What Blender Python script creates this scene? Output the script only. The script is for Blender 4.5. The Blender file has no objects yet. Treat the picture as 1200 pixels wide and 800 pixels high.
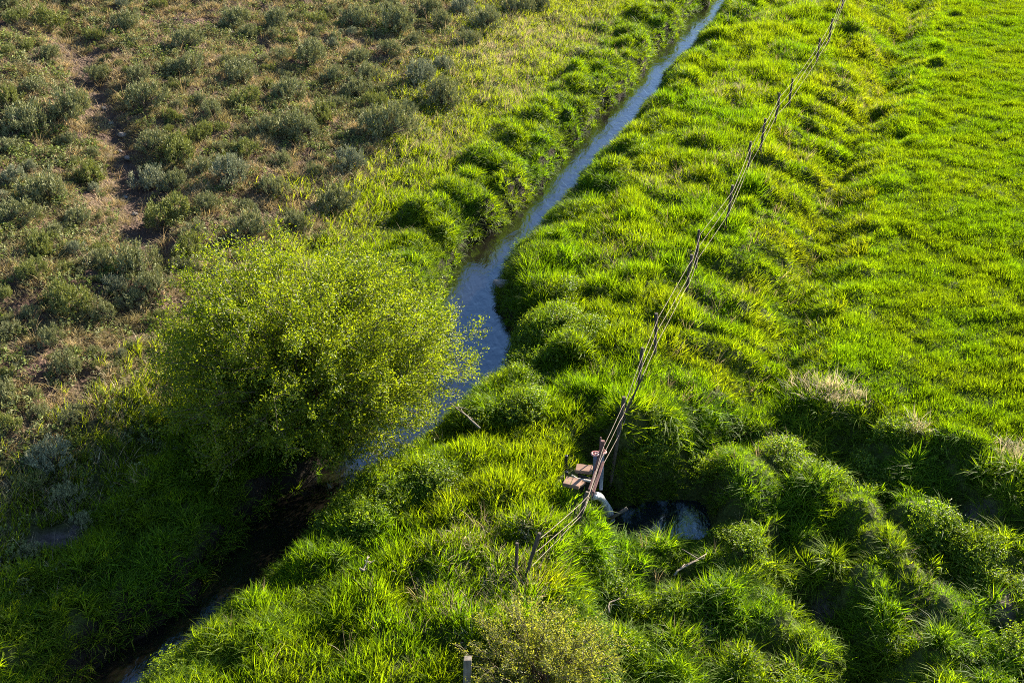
import bpy, math, random
import numpy as np
from mathutils import Vector, Matrix

rng = np.random.default_rng(11)
random.seed(11)
scene = bpy.context.scene
col = scene.collection
R = math.radians

# ------------------------------------------------------------------ camera
CAMH, PITCH, F = 14.0, R(30), 1493.0
CAM = np.array([0.0, 0.0, CAMH])
FWD = np.array([0, math.cos(PITCH), -math.sin(PITCH)])
UPV = np.array([0, math.sin(PITCH), math.cos(PITCH)])
cam = bpy.data.cameras.new('camera')
camo = bpy.data.objects.new('camera', cam)
col.objects.link(camo)
camo.location = CAM
camo.rotation_euler = (R(90) - PITCH, 0, 0)
cam.sensor_width = 36
cam.lens = 36 * F / 1200
cam.clip_end = 6000
scene.camera = camo

def ray(px, py):
    d = FWD * F + np.array([1, 0, 0]) * (px - 600) + UPV * (400 - py)
    return d / np.linalg.norm(d)

def plane(px, py, z=0.0):
    d = ray(px, py)
    return CAM + d * ((z - CAMH) / d[2])

def project(P):
    v = P - CAM
    dep = v @ FWD
    return 600 + v[:, 0] / dep * F, 400 - (v @ UPV) / dep * F, dep

# ------------------------------------------------------------------ noise
def vnoise(x, y, seed=0):
    xi = np.floor(x).astype(np.int64); yi = np.floor(y).astype(np.int64)
    fx = x - xi; fy = y - yi
    fx = fx * fx * (3 - 2 * fx); fy = fy * fy * (3 - 2 * fy)
    def h(a, b):
        n = (a * 374761393 + b * 668265263 + seed * 974634777) & 0x7fffffff
        n = ((n ^ (n >> 13)) * 1274126177) & 0x7fffffff
        return ((n ^ (n >> 16)) & 0xffff) / 65535.0
    return (h(xi, yi) * (1 - fx) + h(xi + 1, yi) * fx) * (1 - fy) + (h(xi, yi + 1) * (1 - fx) + h(xi + 1, yi + 1) * fx) * fy

def fbm(x, y, seed=0, o=3):
    s = 0; a = .5; t = 0
    for k in range(o):
        s = s + a * vnoise(x * 2 ** k + 17.3 * k, y * 2 ** k - 9.1 * k, seed + k); t += a; a *= .5
    return s / t          # 0..1

def sstep(a, b, x):
    t = np.clip((x - a) / (b - a), 0, 1)
    return t * t * (3 - 2 * t)

# ------------------------------------------------------------------ layout lines (creek, fence, field lip)
ZW = -0.12
CL = [(838, -6), (838, 0), (812, 20), (795, 45), (770, 60), (758, 80), (738, 105), (714, 130), (690, 155), (663, 185), (646, 210), (624, 235), (586, 270), (550, 300),
      (530, 325), (521, 345), (522, 380), (520, 420), (492, 440), (462, 460), (425, 500), (392, 540), (340, 580), (298, 620), (275, 655),
      (238, 690), (205, 720), (160, 750), (120, 790), (75, 830), (20, 880)]
CR = [(856, -6), (851, 0), (838, 20), (814, 45), (801, 60), (784, 80), (768, 105), (748, 130), (725, 155), (694, 185), (673, 210), (653, 235), (623, 270), (582, 300),
      (572, 325), (574, 345), (588, 380), (586, 420), (573, 440), (536, 460), (488, 500), (446, 540), (402, 580), (362, 620), (332, 655),
      (290, 690), (258, 720), (226, 750), (182, 790), (140, 830), (80, 880)]

def yline(pts, z):
    w = np.array([plane(a, b, z(b) if callable(z) else z) for a, b in pts])
    o = np.argsort(w[:, 1]); w = w[o]
    ys = np.linspace(w[0, 1], w[-1, 1], 500)
    xs = np.interp(ys, w[:, 1], w[:, 0])
    k = np.hanning(11); k /= k.sum()
    xs = np.convolve(np.pad(xs, 5, mode='edge'), k, mode='valid')
    s0 = (xs[40] - xs[0]) / (ys[40] - ys[0]); s1 = (xs[-1] - xs[-60]) / (ys[-1] - ys[-60])
    ys = np.concatenate([[ys[0] - 400], ys, [ys[-1] + 2500]])
    xs = np.concatenate([[xs[0] - 400 * s0], xs, [xs[-1] + 2500 * s1]])
    return ys, xs

yl = yline(CL, ZW); CR = [(a - (8 if b < 300 else 0), b) for a, b in CR]
yr = yline(CR, lambda py: ZW + .27 - .33 * float(np.clip((py - 470) / 130, 0, 1)))
FENCE_PX = [(560, 775), (586, 730), (614, 690), (675, 618), (692, 580), (722, 522), (745, 470), (766, 425), (803, 350), (815, 322), (850, 270), (876, 206), (889, 186),
            (907, 148), (924, 126), (956, 80), (970, 52), (986, 18), (1002, -12), (1016, -40)]
FZ = 0.40
yf = yline(FENCE_PX, FZ)

def side(yx, x, y, smooth=1.2):
    xc = np.interp(y, *yx)
    sl = (np.interp(y + smooth, *yx) - np.interp(y - smooth, *yx)) / (2 * smooth)
    return (x - xc) / np.sqrt(1 + sl * sl)

def seg_dist(x, y, pts):
    best = np.full(np.shape(x), 1e9)
    for a, b in zip(pts[:-1], pts[1:]):
        ab = b - a; L2 = ab @ ab
        t = np.clip(((x - a[0]) * ab[0] + (y - a[1]) * ab[1]) / L2, 0, 1)
        best = np.minimum(best, np.hypot(x - a[0] - t * ab[0], y - a[1] - t * ab[1]))
    return best

def inside(x, y, poly):
    c = np.zeros(np.shape(x), bool)
    n = len(poly)
    for i in range(n):
        x0, y0 = poly[i]; x1, y1 = poly[(i + 1) % n]
        if y0 == y1: continue
        c ^= ((y0 > y) != (y1 > y)) & (x < (x1 - x0) * (y - y0) / (y1 - y0) + x0)
    return c

HOL = np.array([plane(a, b, 0)[:2] for a, b in [(690, 572), (706, 552), (724, 532), (760, 505), (800, 487), (850, 472), (940, 470), (1010, 480), (1100, 508), (1220, 560), (1500, 640),
                (1900, 900), (1900, 1500), (620, 1500), (610, 900), (620, 820), (645, 740), (652, 690), (672, 640), (680, 600)]])
DITCH = np.array([plane(a, b, -.8)[:2] for a, b in [(750, 618), (795, 612), (840, 614), (890, 636), (935, 665), (962, 700), (985, 728), (1000, 760), (1012, 800), (1040, 860)]])
POOL = np.array([plane(a, b, -1.02 if b < 612 else -.92)[:2] for a, b in [(692, 590), (700, 592), (712, 594), (728, 596), (750, 590), (790, 586), (825, 590), (834, 612), (822, 626), (795, 628), (765, 622), (738, 634), (718, 628), (700, 622)]])
ZP = -1.02

PC0 = plane(735, 615, -.5)[:2]
def base_h(x, y):
    """smooth terrain without clumps; x, y arrays"""
    dl = -side(yl, x, y); dr = side(yr, x, y); df = side(yf, x, y, 2.0)
    h = np.zeros(np.shape(x))
    # berm between creek and fence, falling into the field beyond the fence
    berm = (0.12 + 0.38 * sstep(.3, 2.6, dr)) * (1 - sstep(-.1, 2.3, df)) - .42 * np.exp(-((df - 2.35) / .65) ** 2)
    h = np.where(dl < 0, berm, 0)
    # left slope
    up = np.maximum(dl, 0)
    left = 0.30 + 0.19 * np.maximum(up - .8, 0) + 0.15 * np.minimum(up, .8)
    left = np.where(left > 6, 6 + (left - 6) * .4, left)
    h = np.where(dl >= 0, left, h)
    # hollow
    dh = seg_dist(x, y, np.vstack([HOL, HOL[:1]]))
    ins = inside(x, y, HOL)
    hol = np.where(ins, dh, -dh)
    h = h - (h + 0.95) * sstep(-0.15, 1.1 - .4 * np.exp(-((x - PC0[0]) ** 2 + (y - PC0[1]) ** 2) / 2.9), hol) * np.where(dl < 0, 1, 0)
    # creek channel
    m = np.maximum(dl, dr)           # negative inside the water
    bank = sstep(np.where(dl > dr, -.05, -.25), np.where(dl > dr, .30, .55), m - .02 + .55 * (fbm(x * 1.5, y * 1.5, 5, 2) - .5))
    h = (ZW - .35) * (1 - bank) + h * bank
    return h, dl, dr, df, hol

# ------------------------------------------------------------------ height map with clumps, hummocks, gully
GX0, GX1, GY0, GY1, RES = -34.0, 38.0, 8.0, 72.0, 0.1
gx = np.arange(GX0, GX1 + 1e-6, RES); gy = np.arange(GY0, GY1 + 1e-6, RES)
XX, YY = np.meshgrid(gx, gy)
Z, DL, DR, DF, HO = base_h(XX, YY)
DD = seg_dist(XX, YY, DITCH)
Z -= 0.62 * np.exp(-(DD / .52) ** 2) * sstep(-.3, .6, HO)
inpool = inside(XX, YY, POOL); dpool = seg_dist(XX, YY, np.vstack([POOL, POOL[:1]]))
dpool = np.where(inpool, -dpool, dpool)
Z = np.where(dpool < .5, np.minimum(Z, (ZP - .25) + (Z - ZP + .25) * sstep(-.15, .5, dpool)), Z)
Z = np.where((dpool > .03) & (dpool < 1.3), np.maximum(Z, ZP + .04 + .22 * sstep(0, .5, dpool)), Z)
# gully on the slope
def raycast(px, py, H):
    d = ray(px, py)
    ts = np.linspace(14, 95, 1600)
    P = CAM[None] + ts[:, None] * d[None]
    hh = bil(H, P[:, 0], P[:, 1])
    k = np.argmax(P[:, 2] < hh)
    return np.array([P[k, 0], P[k, 1], hh[k]])
def bil(A, x, y):
    u = np.clip((x - GX0) / RES, 0, len(gx) - 1.001); v = np.clip((y - GY0) / RES, 0, len(gy) - 1.001)
    i = u.astype(int); j = v.astype(int); a = u - i; b = v - j
    return (A[j, i] * (1 - a) + A[j, i + 1] * a) * (1 - b) + (A[j + 1, i] * (1 - a) + A[j + 1, i + 1] * a) * b
Zbase = Z.copy()
def at(px, py):
    return raycast(px, py, Zbase)
GULLY = np.array([at(a, b)[:2] for a, b in [(40, -30), (62, 10), (88, 60), (112, 105), (132, 140), (146, 180), (152, 220), (165, 262), (178, 290)]])
DG = seg_dist(XX, YY, GULLY)
gw = .38 + .3 * fbm(XX * .8, YY * .8, 31)
Z += -0.30 * np.exp(-(DG / (gw * 1.4)) ** 2) * (1 - sstep(36, 43, YY))
GULLY2 = np.array([at(a, b)[:2] for a, b in [(20, 600), (60, 630), (85, 660), (95, 690)]])
DG2 = seg_dist(XX, YY, GULLY2)
Z += -.15 * np.exp(-(DG2 / .35) ** 2)

def stamp(x, y, r, hgt, ex=2.0):
    i0 = max(0, int((x - r - GX0) / RES)); i1 = min(len(gx), int((x + r - GX0) / RES) + 2)
    j0 = max(0, int((y - r - GY0) / RES)); j1 = min(len(gy), int((y + r - GY0) / RES) + 2)
    if i1 <= i0 or j1 <= j0: return
    rr = np.hypot(XX[j0:j1, i0:i1] - x, YY[j0:j1, i0:i1] - y) / r
    S = np.clip(1 - rr ** ex, 0, 1) * hgt
    HUM[j0:j1, i0:i1] = np.maximum(HUM[j0:j1, i0:i1], S)
HUM = np.zeros_like(Z)
# hummocks seen in the photograph (pixel centre, pixel radius, height in m)
for px, py, rp, hg in [(862, 575, 58, .75), (905, 562, 45, .6), (960, 592, 48, .65), (1000, 610, 48, .6), (1062, 560, 45, .35), (1035, 548, 40, .35), (1095, 575, 40, .35),
                       (1070, 620, 48, .6), (1035, 650, 45, .55), (1012, 690, 42, .5), (1060, 690, 36, .4), (872, 662, 56, .32), (925, 675, 55, .5), (955, 692, 38, .4), (835, 668, 40, .25),
                       (745, 545, 42, .5), (780, 525, 36, .4), (715, 656, 36, .22), (750, 678, 38, .3), (790, 700, 40, .3), (735, 705, 36, .35), (850, 715, 40, .35), (900, 730, 40, .35),
                       (1150, 650, 50, .4), (1110, 720, 45, .4), (1170, 700, 40, .3), (1020, 740, 40, .4), (960, 770, 40, .35), (870, 780, 40, .3), (1090, 770, 40, .3), (800, 750, 40, .3), (1160, 590, 40, .25),
                       (1120, 530, 40, .25),  (900, 532, 30, .3), (830, 520, 26, .25),
                       (640, 302, 38, .38), (608, 326, 36, .42), (650, 345, 40, .3), (640, 385, 46, .4), (680, 395, 40, .3), (590, 455, 40, .35), (560, 485, 42, .35), (610, 480, 36, .3), (500, 560, 50, .4), (455, 590, 40, .3),
                       (540, 540, 40, .28), (660, 250, 32, .3), (705, 212, 26, .3), (735, 175, 24, .3), (770, 150, 22, .25), (800, 95, 20, .3), (835, 60, 18, .3), (852, 25, 16, .3)]:
    p = at(px, py + rp * .25)
    d = np.linalg.norm(p - CAM)
    stamp(p[0], p[1], rp / F * d * 1.05, hg * (1.32 if px > 690 and py > 490 and not (690 < px < 850 and 640 < py < 705) else 1))
# clumps of the banks, the hollow, the berm and the field
def scatter_xy(n, dens_fn=None, box=(GX0 + 1, GX1 - 1, GY0 + .5, GY1 - 8)):
    x = rng.uniform(box[0], box[1], n); y = rng.uniform(box[2], box[3], n)
    return x, y
x, y = scatter_xy(52000)
dl = bil(DL, x, y); dr = bil(DR, x, y); df = bil(DF, x, y); ho = bil(HO, x, y)
bankz = np.where(dl > 0, (dl > .2) & (dl < 1.6 + .5 * fbm(x, y, 3)), (dr > .35) & (dr < 1.5))
keep = bankz & (rng.random(len(x)) < .17)
for a, b in zip(x[keep], y[keep]): stamp(a, b, rng.uniform(.3, .65), rng.uniform(.15, .48), 2.0)
keep = (ho > .3) & (bil(dpool, x, y) > .8) & (bil(DD, x, y) > .3) & (rng.random(len(x)) < .20)
for a, b in zip(x[keep], y[keep]): stamp(a, b, rng.uniform(.2, .5), rng.uniform(.12, .42), 1.8)
keep = (dr > 1.4) & (df < 0.3) & (ho < 0) & (rng.random(len(x)) < .07)
for a, b in zip(x[keep], y[keep]): stamp(a, b, rng.uniform(.3, .7), rng.uniform(.06, .2), 1.7)
keep = (df > .3) & (df < 4.2) & (ho < 0) & (rng.random(len(x)) < .04)
for a, b in zip(x[keep], y[keep]): stamp(a, b, rng.uniform(.2, .5), rng.uniform(.06, .2), 2.2)
keep = (df > 2.8) & (ho < -.4) & (rng.random(len(x)) < .12)
for a, b in zip(x[keep], y[keep]): stamp(a, b, rng.uniform(.18, .42), rng.uniform(.02, .075), 1.8)
HUM += sstep(.1, .8, HO) * (fbm(XX * 2.2, YY * 2.2, 55, 2) - .5) * .34 * sstep(.3, 1.2, dpool)
HUM += (HO < 0) * sstep(.6, 1.4, np.maximum(DL, DR)) * (DF < .3) * (DL < 2) * (fbm(XX * 2.0, YY * 2.0, 56, 2) - .5) * .18
# cut lips on the bank beside the fence: raised on the right, dropping to the left
for px, py, rp, hg in [(1012, 60, 18, .34), (992, 110, 17, .26), (1000, 40, 12, .28), (905, 290, 22, .25), (1075, 135, 26, .22), (1050, 150, 20, .2), (960, 215, 20, .2), (890, 225, 20, .2)]:
    p = at(px, py); d = np.linalg.norm(p - CAM)
    stamp(p[0], p[1], rp / F * d * 1.3, hg, 3.0)
fl_ = YY * 1.05 + .35 * fbm(XX * .7, YY * .7, 45)
rill = np.abs(vnoise(fl_ * 1.25, DF * .22 + 7, 46) - .5) * 2
Z += (.42 * (rill - .45) + .12 * (fbm(XX * 1.6, YY * 1.6, 47) - .5)) * sstep(-.1, .5, DF) * (1 - sstep(2.0, 2.9, DF)) * (HO < -.2)
sage_noise = (fbm(XX * .9, YY * .9, 41) - .5) * .22 + (fbm(XX * 3.1, YY * 3.1, 42) - .5) * .26
Z += HUM * np.where(DL > 0, sstep(.0, .3, DL), .3 * sstep(0.05, .3, DR) + .7 * sstep(0.3, 1.0, DR)) * sstep(-.1, .4, dpool)
Z += np.where(DL > 1.2, sage_noise * sstep(1.2, 3, DL), 0)
Z += (fbm(XX * .35, YY * .35, 51) - .5) * .25 * sstep(1, 4, np.maximum(DL, DR)) * (HO < 0)
DZX = np.gradient(Z, RES, axis=1); DZY = np.gradient(Z, RES, axis=0)
def gz(x, y): return bil(Z, x, y)

# dry patches of the photograph (pixel centre, radius)
DRY = []
for px, py, rp in [(955, 462, 11), (978, 467, 12), (1000, 472, 9), (1075, 509, 8), (1190, 536, 12), (958, 4, 26), (1008, 40, 9), (1013, 52, 9), (978, 100, 8), (990, 110, 9),
                   (640, 50, 60), (560, 60, 50), (610, 110, 40), (700, 40, 30), (480, 160, 40), (850, 110, 26), (780, 215, 30), (720, 300, 26), (600, 660, 40), (540, 700, 46), (560, 640, 30), (880, 25, 22),
                   (860, 190, 22), (820, 360, 20), (900, 260, 16), (620, 700, 22), (1060, 690, 18), (1100, 700, 18), (890, 790, 24), (820, 760, 20), (1080, 740, 22), (690, 640, 10)]:
    p = at(px, py); d = np.linalg.norm(p - CAM)
    DRY.append((p[0], p[1], rp / F * d * 1.3))
BARE = []
for px, py, rp in [(1142, 632, 34), (1165, 718, 30), (60, 635, 26), (95, 625, 18), (958, 2, 18), (960, 735, 16), (900, 800, 14)]:
    p = at(px, py); d = np.linalg.norm(p - CAM)
    BARE.append((p[0], p[1], rp / F * d * 1.2))
def ragged(x, y): return .55 + .9 * fbm(x * 2.6, y * 2.6, 77, 3)
def spots(L, x, y):
    s = np.zeros(np.shape(x))
    for a, b, r in L:
        s = np.maximum(s, np.exp(-((x - a) ** 2 + (y - b) ** 2) / (r * r)))
    return s

# ------------------------------------------------------------------ node helpers
def newmat(name):
    m = bpy.data.materials.new(name); m.use_nodes = True
    m.node_tree.nodes.clear()
    return m, m.node_tree.nodes, m.node_tree.links

def mix_rgb(nt, a, b, fac, mode='MIX'):
    n = nt.nodes.new('ShaderNodeMix'); n.data_type = 'RGBA'; n.blend_type = mode
    for s, v in ((n.inputs[0], fac), (n.inputs[6], a), (n.inputs[7], b)):
        if hasattr(v, 'is_output'): nt.links.new(v, s)
        else: s.default_value = v if not isinstance(v, tuple) else (*v, 1)[:4]
    return n.outputs[2]

def leaf_mat(name, src, rough=.5, trans=.5, tcol=(1.5, 1.45, .5), spec=.35, rnd_amt=.5):
    """src: ('attr', instancer attribute) or a colour"""
    m, N, L = newmat(name); nt = m.node_tree
    out = N.new('ShaderNodeOutputMaterial')
    if isinstance(src, str):
        a = N.new('ShaderNodeAttribute'); a.attribute_type = 'INSTANCER'; a.attribute_name = src
        c = a.outputs['Color']
    else:
        n = N.new('ShaderNodeRGB'); n.outputs[0].default_value = (*src, 1); c = n.outputs[0]
    r = N.new('ShaderNodeAttribute'); r.attribute_type = 'GEOMETRY'; r.attribute_name = 'rnd'
    mp = N.new('ShaderNodeMapRange'); L.new(r.outputs['Fac'], mp.inputs[0]); mp.inputs[3].default_value = 1 - rnd_amt; mp.inputs[4].default_value = 1 + rnd_amt
    hs = N.new('ShaderNodeHueSaturation'); L.new(c, hs.inputs['Color']); L.new(mp.outputs[0], hs.inputs['Value'])
    mh = N.new('ShaderNodeMapRange'); L.new(r.outputs['Fac'], mh.inputs[0]); mh.inputs[3].default_value = .515; mh.inputs[4].default_value = .485
    L.new(mh.outputs[0], hs.inputs['Hue'])
    p = N.new('ShaderNodeBsdfPrincipled'); L.new(hs.outputs[0], p.inputs['Base Color'])
    p.inputs['Roughness'].default_value = rough; p.inputs['Specular IOR Level'].default_value = spec
    t = N.new('ShaderNodeBsdfTranslucent')
    L.new(mix_rgb(nt, hs.outputs[0], tcol, 1.0, 'MULTIPLY'), t.inputs['Color'])
    ms = N.new('ShaderNodeMixShader'); ms.inputs[0].default_value = trans
    L.new(p.outputs[0], ms.inputs[1]); L.new(t.outputs[0], ms.inputs[2]); L.new(ms.outputs[0], out.inputs[0])
    return m

def solid(name, c1, c2=None, scale=8, rough=.8, metal=0, bump=.3, spec=.3, stretch=(1, 1, 1)):
    m, N, L = newmat(name); nt = m.node_tree
    out = N.new('ShaderNodeOutputMaterial'); p = N.new('ShaderNodeBsdfPrincipled')
    tc = N.new('ShaderNodeTexCoord'); mpg = N.new('ShaderNodeMapping'); mpg.inputs['Scale'].default_value = stretch
    L.new(tc.outputs['Object'], mpg.inputs[0])
    nz = N.new('ShaderNodeTexNoise'); nz.inputs['Scale'].default_value = scale; nz.inputs['Detail'].default_value = 6; L.new(mpg.outputs[0], nz.inputs[0])
    rp = N.new('ShaderNodeValToRGB'); rp.color_ramp.elements[0].position = .35; rp.color_ramp.elements[1].position = .65
    rp.color_ramp.elements[0].color = (*c1, 1); rp.color_ramp.elements[1].color = (*(c2 or c1), 1)
    L.new(nz.outputs[0], rp.inputs[0]); L.new(rp.outputs[0], p.inputs['Base Color'])
    p.inputs['Roughness'].default_value = rough; p.inputs['Metallic'].default_value = metal; p.inputs['Specular IOR Level'].default_value = spec
    b = N.new('ShaderNodeBump'); b.inputs['Strength'].default_value = bump; b.inputs['Distance'].default_value = .02
    L.new(nz.outputs[0], b.inputs['Height']); L.new(b.outputs[0], p.inputs['Normal']); L.new(p.outputs[0], out.inputs[0])
    return m

# ------------------------------------------------------------------ object helpers
def tag(o, label=None, cat=None, group=None, kind=None):
    if label: o['label'] = label
    if cat: o['category'] = cat
    if group: o['group'] = group
    if kind: o['kind'] = kind
    return o

def empty(name, loc, rz=0):
    o = bpy.data.objects.new(name, None); col.objects.link(o)
    o.location = loc; o.rotation_euler = (0, 0, rz); o.empty_display_size = .2
    return o

def npmesh(name, V, faces, rnd=None, smooth=False):
    """faces: list of arrays (n,k) of vertex indices"""
    me = bpy.data.meshes.new(name)
    V = np.asarray(V, np.float32)
    loops = np.concatenate([f.ravel() for f in faces]).astype(np.int32)
    tot = np.concatenate([np.full(len(f), f.shape[1]) for f in faces]).astype(np.int32)
    st = np.concatenate([[0], np.cumsum(tot)[:-1]]).astype(np.int32)
    me.vertices.add(len(V)); me.vertices.foreach_set('co', V.ravel())
    me.loops.add(len(loops)); me.loops.foreach_set('vertex_index', loops)
    me.polygons.add(len(tot)); me.polygons.foreach_set('loop_start', st); me.polygons.foreach_set('loop_total', tot)
    if smooth: me.polygons.foreach_set('use_smooth', np.ones(len(tot), bool))
    if rnd is not None:
        a = me.attributes.new('rnd', 'FLOAT', 'POINT'); a.data.foreach_set('value', np.asarray(rnd, np.float32))
    me.update(calc_edges=True); me.validate()
    return me

def link(name, me, m, parent=None):
    o = bpy.data.objects.new(name, me); col.objects.link(o)
    if m is not None:
        if not me.materials: me.materials.append(m)
    if parent is not None: o.parent = parent
    return o

class MB:
    """collects boxes and tubes for one mesh"""
    def __init__(s): s.V = []; s.F = []
    def add(s, V, F):
        o = len(s.V); s.V += [tuple(v) for v in V]; s.F += [tuple(i + o for i in f) for f in F]
    def box(s, c, size, rot=None, jitter=0):
        c = Vector(c); M = rot or Matrix.Identity(3)
        b = min(size) * .08
        vs = []
        for sx in (-1, 1):
            for sy in (-1, 1):
                for sz in (-1, 1):
                    v = Vector((sx * size[0] / 2, sy * size[1] / 2, sz * size[2] / 2)) + Vector([random.uniform(-jitter, jitter) for _ in range(3)])
                    vs.append(c + M @ v)
        s.add(vs, [(0, 1, 3, 2), (4, 6, 7, 5), (0, 4, 5, 1), (2, 3, 7, 6), (0, 2, 6, 4), (1, 5, 7, 3)])
    def tube(s, pts, rad, n=6, cap=True):
        pts = [Vector(p) for p in pts]
        if not hasattr(rad, '__len__'): rad = [rad] * len(pts)
        V = []; F = []
        for i, p in enumerate(pts):
            t = (pts[min(i + 1, len(pts) - 1)] - pts[max(i - 1, 0)]).normalized()
            a = t.orthogonal().normalized() if i == 0 else (pa - t * pa.dot(t)).normalized()
            pa = a; b = t.cross(a)
            for k in range(n):
                th = 2 * math.pi * k / n
                V.append(p + (a * math.cos(th) + b * math.sin(th)) * rad[i])
        for i in range(len(pts) - 1):
            for k in range(n):
                F.append((i * n + k, i * n + (k + 1) % n, (i + 1) * n + (k + 1) % n, (i + 1) * n + k))
        if cap:
            F.append(tuple(reversed(range(n)))); F.append(tuple((len(pts) - 1) * n + k for k in range(n)))
        s.add(V, F)
    def build(s, name, m, parent=None, smooth=False, bevel=0):
        me = bpy.data.meshes.new(name); me.from_pydata(s.V, [], s.F)
        if smooth: me.polygons.foreach_set('use_smooth', [True] * len(me.polygons))
        me.update()
        o = link(name, me, m, parent)
        if bevel:
            b = o.modifiers.new('bevel', 'BEVEL'); b.width = bevel; b.segments = 2
        return o

# ------------------------------------------------------------------ ground
def axis(a, b, res, far):
    core = np.arange(a, b + 1e-6, res)
    k = np.cumsum(res * 1.22 ** np.arange(1, 46)); k = k[k < far]
    return np.concatenate([(a - k)[::-1], core, b + k])
ax = axis(-30, 34, .1, 2500); ay = axis(9, 64, .1, 2500)
AX, AY = np.meshgrid(ax, ay)
inn = (AX > GX0) & (AX < GX1) & (AY > GY0) & (AY < GY1)
bh = base_h(AX, AY)[0]
e = np.minimum(np.minimum(AX - GX0, GX1 - AX), np.minimum(AY - GY0, GY1 - AY))
wgt = sstep(0, 3, e)
GZ = bh * (1 - wgt) + bil(Z, AX, AY) * wgt
ny, nx = AX.shape
idx = np.arange(nx * ny).reshape(ny, nx)
quads = np.stack([idx[:-1, :-1], idx[:-1, 1:], idx[1:, 1:], idx[1:, :-1]], -1).reshape(-1, 4)
gm = npmesh('ground', np.stack([AX, AY, GZ], -1).reshape(-1, 3), [quads], smooth=True)
# zone colours: soil on the dry slope, dark thatch under the grass, mud in the channel
_, dl_, dr_, df_, ho_ = base_h(AX, AY)
wob = (fbm(AX * .5, AY * .5, 61) - .5) * 2.6
sage = sstep(2.0, 5.0, dl_ + wob - 2.2 * sstep(27, 42, AY))
soil = np.array([.070, .042, .034]); tan = np.array([.120, .082, .054]); thatch = np.array([.052, .066, .016]); mud = np.array([.022, .017, .012]); silt = np.array([.105, .085, .078])
f1 = sstep(.35, .65, fbm(AX * 1.5, AY * 1.5, 62, 4))[..., None]
cs = soil * (1 - f1) + tan * f1
C = np.where((np.maximum(dl_, dr_) < .35)[..., None], mud, thatch) * (1 - sage[..., None]) + cs * sage[..., None]
gl = (np.exp(-(seg_dist(AX, AY, GULLY) / (.35 + .6 * fbm(AX * 1.2, AY * 1.2, 33))) ** 2) * .9 * (1 - .9 * sstep(36, 43, AY)))[..., None]
C = C * (1 - gl) + np.array([.085, .058, .045]) * gl
sp = (spots(BARE, AX, AY) * ragged(AX, AY))[..., None]; sp = sstep(.4, .9, sp)
C = C * (1 - sp) + silt * sp
wt = (1 - sstep(-.1, .25, np.maximum(dl_, dr_)))[..., None]
C = C * (1 - wt) + mud * wt
ca = gm.color_attributes.new('zone', 'FLOAT_COLOR', 'POINT')
ca.data.foreach_set('color', np.concatenate([C, np.ones((ny, nx, 1))], -1).astype(np.float32).ravel())
m, N, L = newmat('ground_soil'); nt = m.node_tree
out = N.new('ShaderNodeOutputMaterial'); p = N.new('ShaderNodeBsdfPrincipled'); p.inputs['Roughness'].default_value = .95; p.inputs['Specular IOR Level'].default_value = .15
a = N.new('ShaderNodeAttribute'); a.attribute_name = 'zone'
tc = N.new('ShaderNodeTexCoord')
n1 = N.new('ShaderNodeTexNoise'); n1.inputs['Scale'].default_value = 9; n1.inputs['Detail'].default_value = 8; n1.inputs['Roughness'].default_value = .7; L.new(tc.outputs['Object'], n1.inputs[0])
n2 = N.new('ShaderNodeTexVoronoi'); n2.inputs['Scale'].default_value = 14; L.new(tc.outputs['Object'], n2.inputs[0])
mr = N.new('ShaderNodeMapRange'); L.new(n1.outputs[0], mr.inputs[0]); mr.inputs[1].default_value = .3; mr.inputs[2].default_value = .7; mr.inputs[3].default_value = .5; mr.inputs[4].default_value = 1.5
vm = N.new('ShaderNodeVectorMath'); vm.operation = 'SCALE'; L.new(a.outputs['Color'], vm.inputs[0]); L.new(mr.outputs[0], vm.inputs['Scale'])
L.new(vm.outputs[0], p.inputs['Base Color'])
ad = N.new('ShaderNodeMath'); ad.operation = 'ADD'; L.new(n1.outputs[0], ad.inputs[0]); L.new(n2.outputs[0], ad.inputs[1])
b = N.new('ShaderNodeBump'); b.inputs['Strength'].default_value = .9; b.inputs['Distance'].default_value = .07; L.new(ad.outputs[0], b.inputs['Height']); L.new(b.outputs[0], p.inputs['Normal'])
L.new(p.outputs[0], out.inputs[0])
ground = link('ground', gm, m); tag(ground, 'brown dry slope, green berm and meadow ground around the creek', 'ground', kind='structure')

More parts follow.
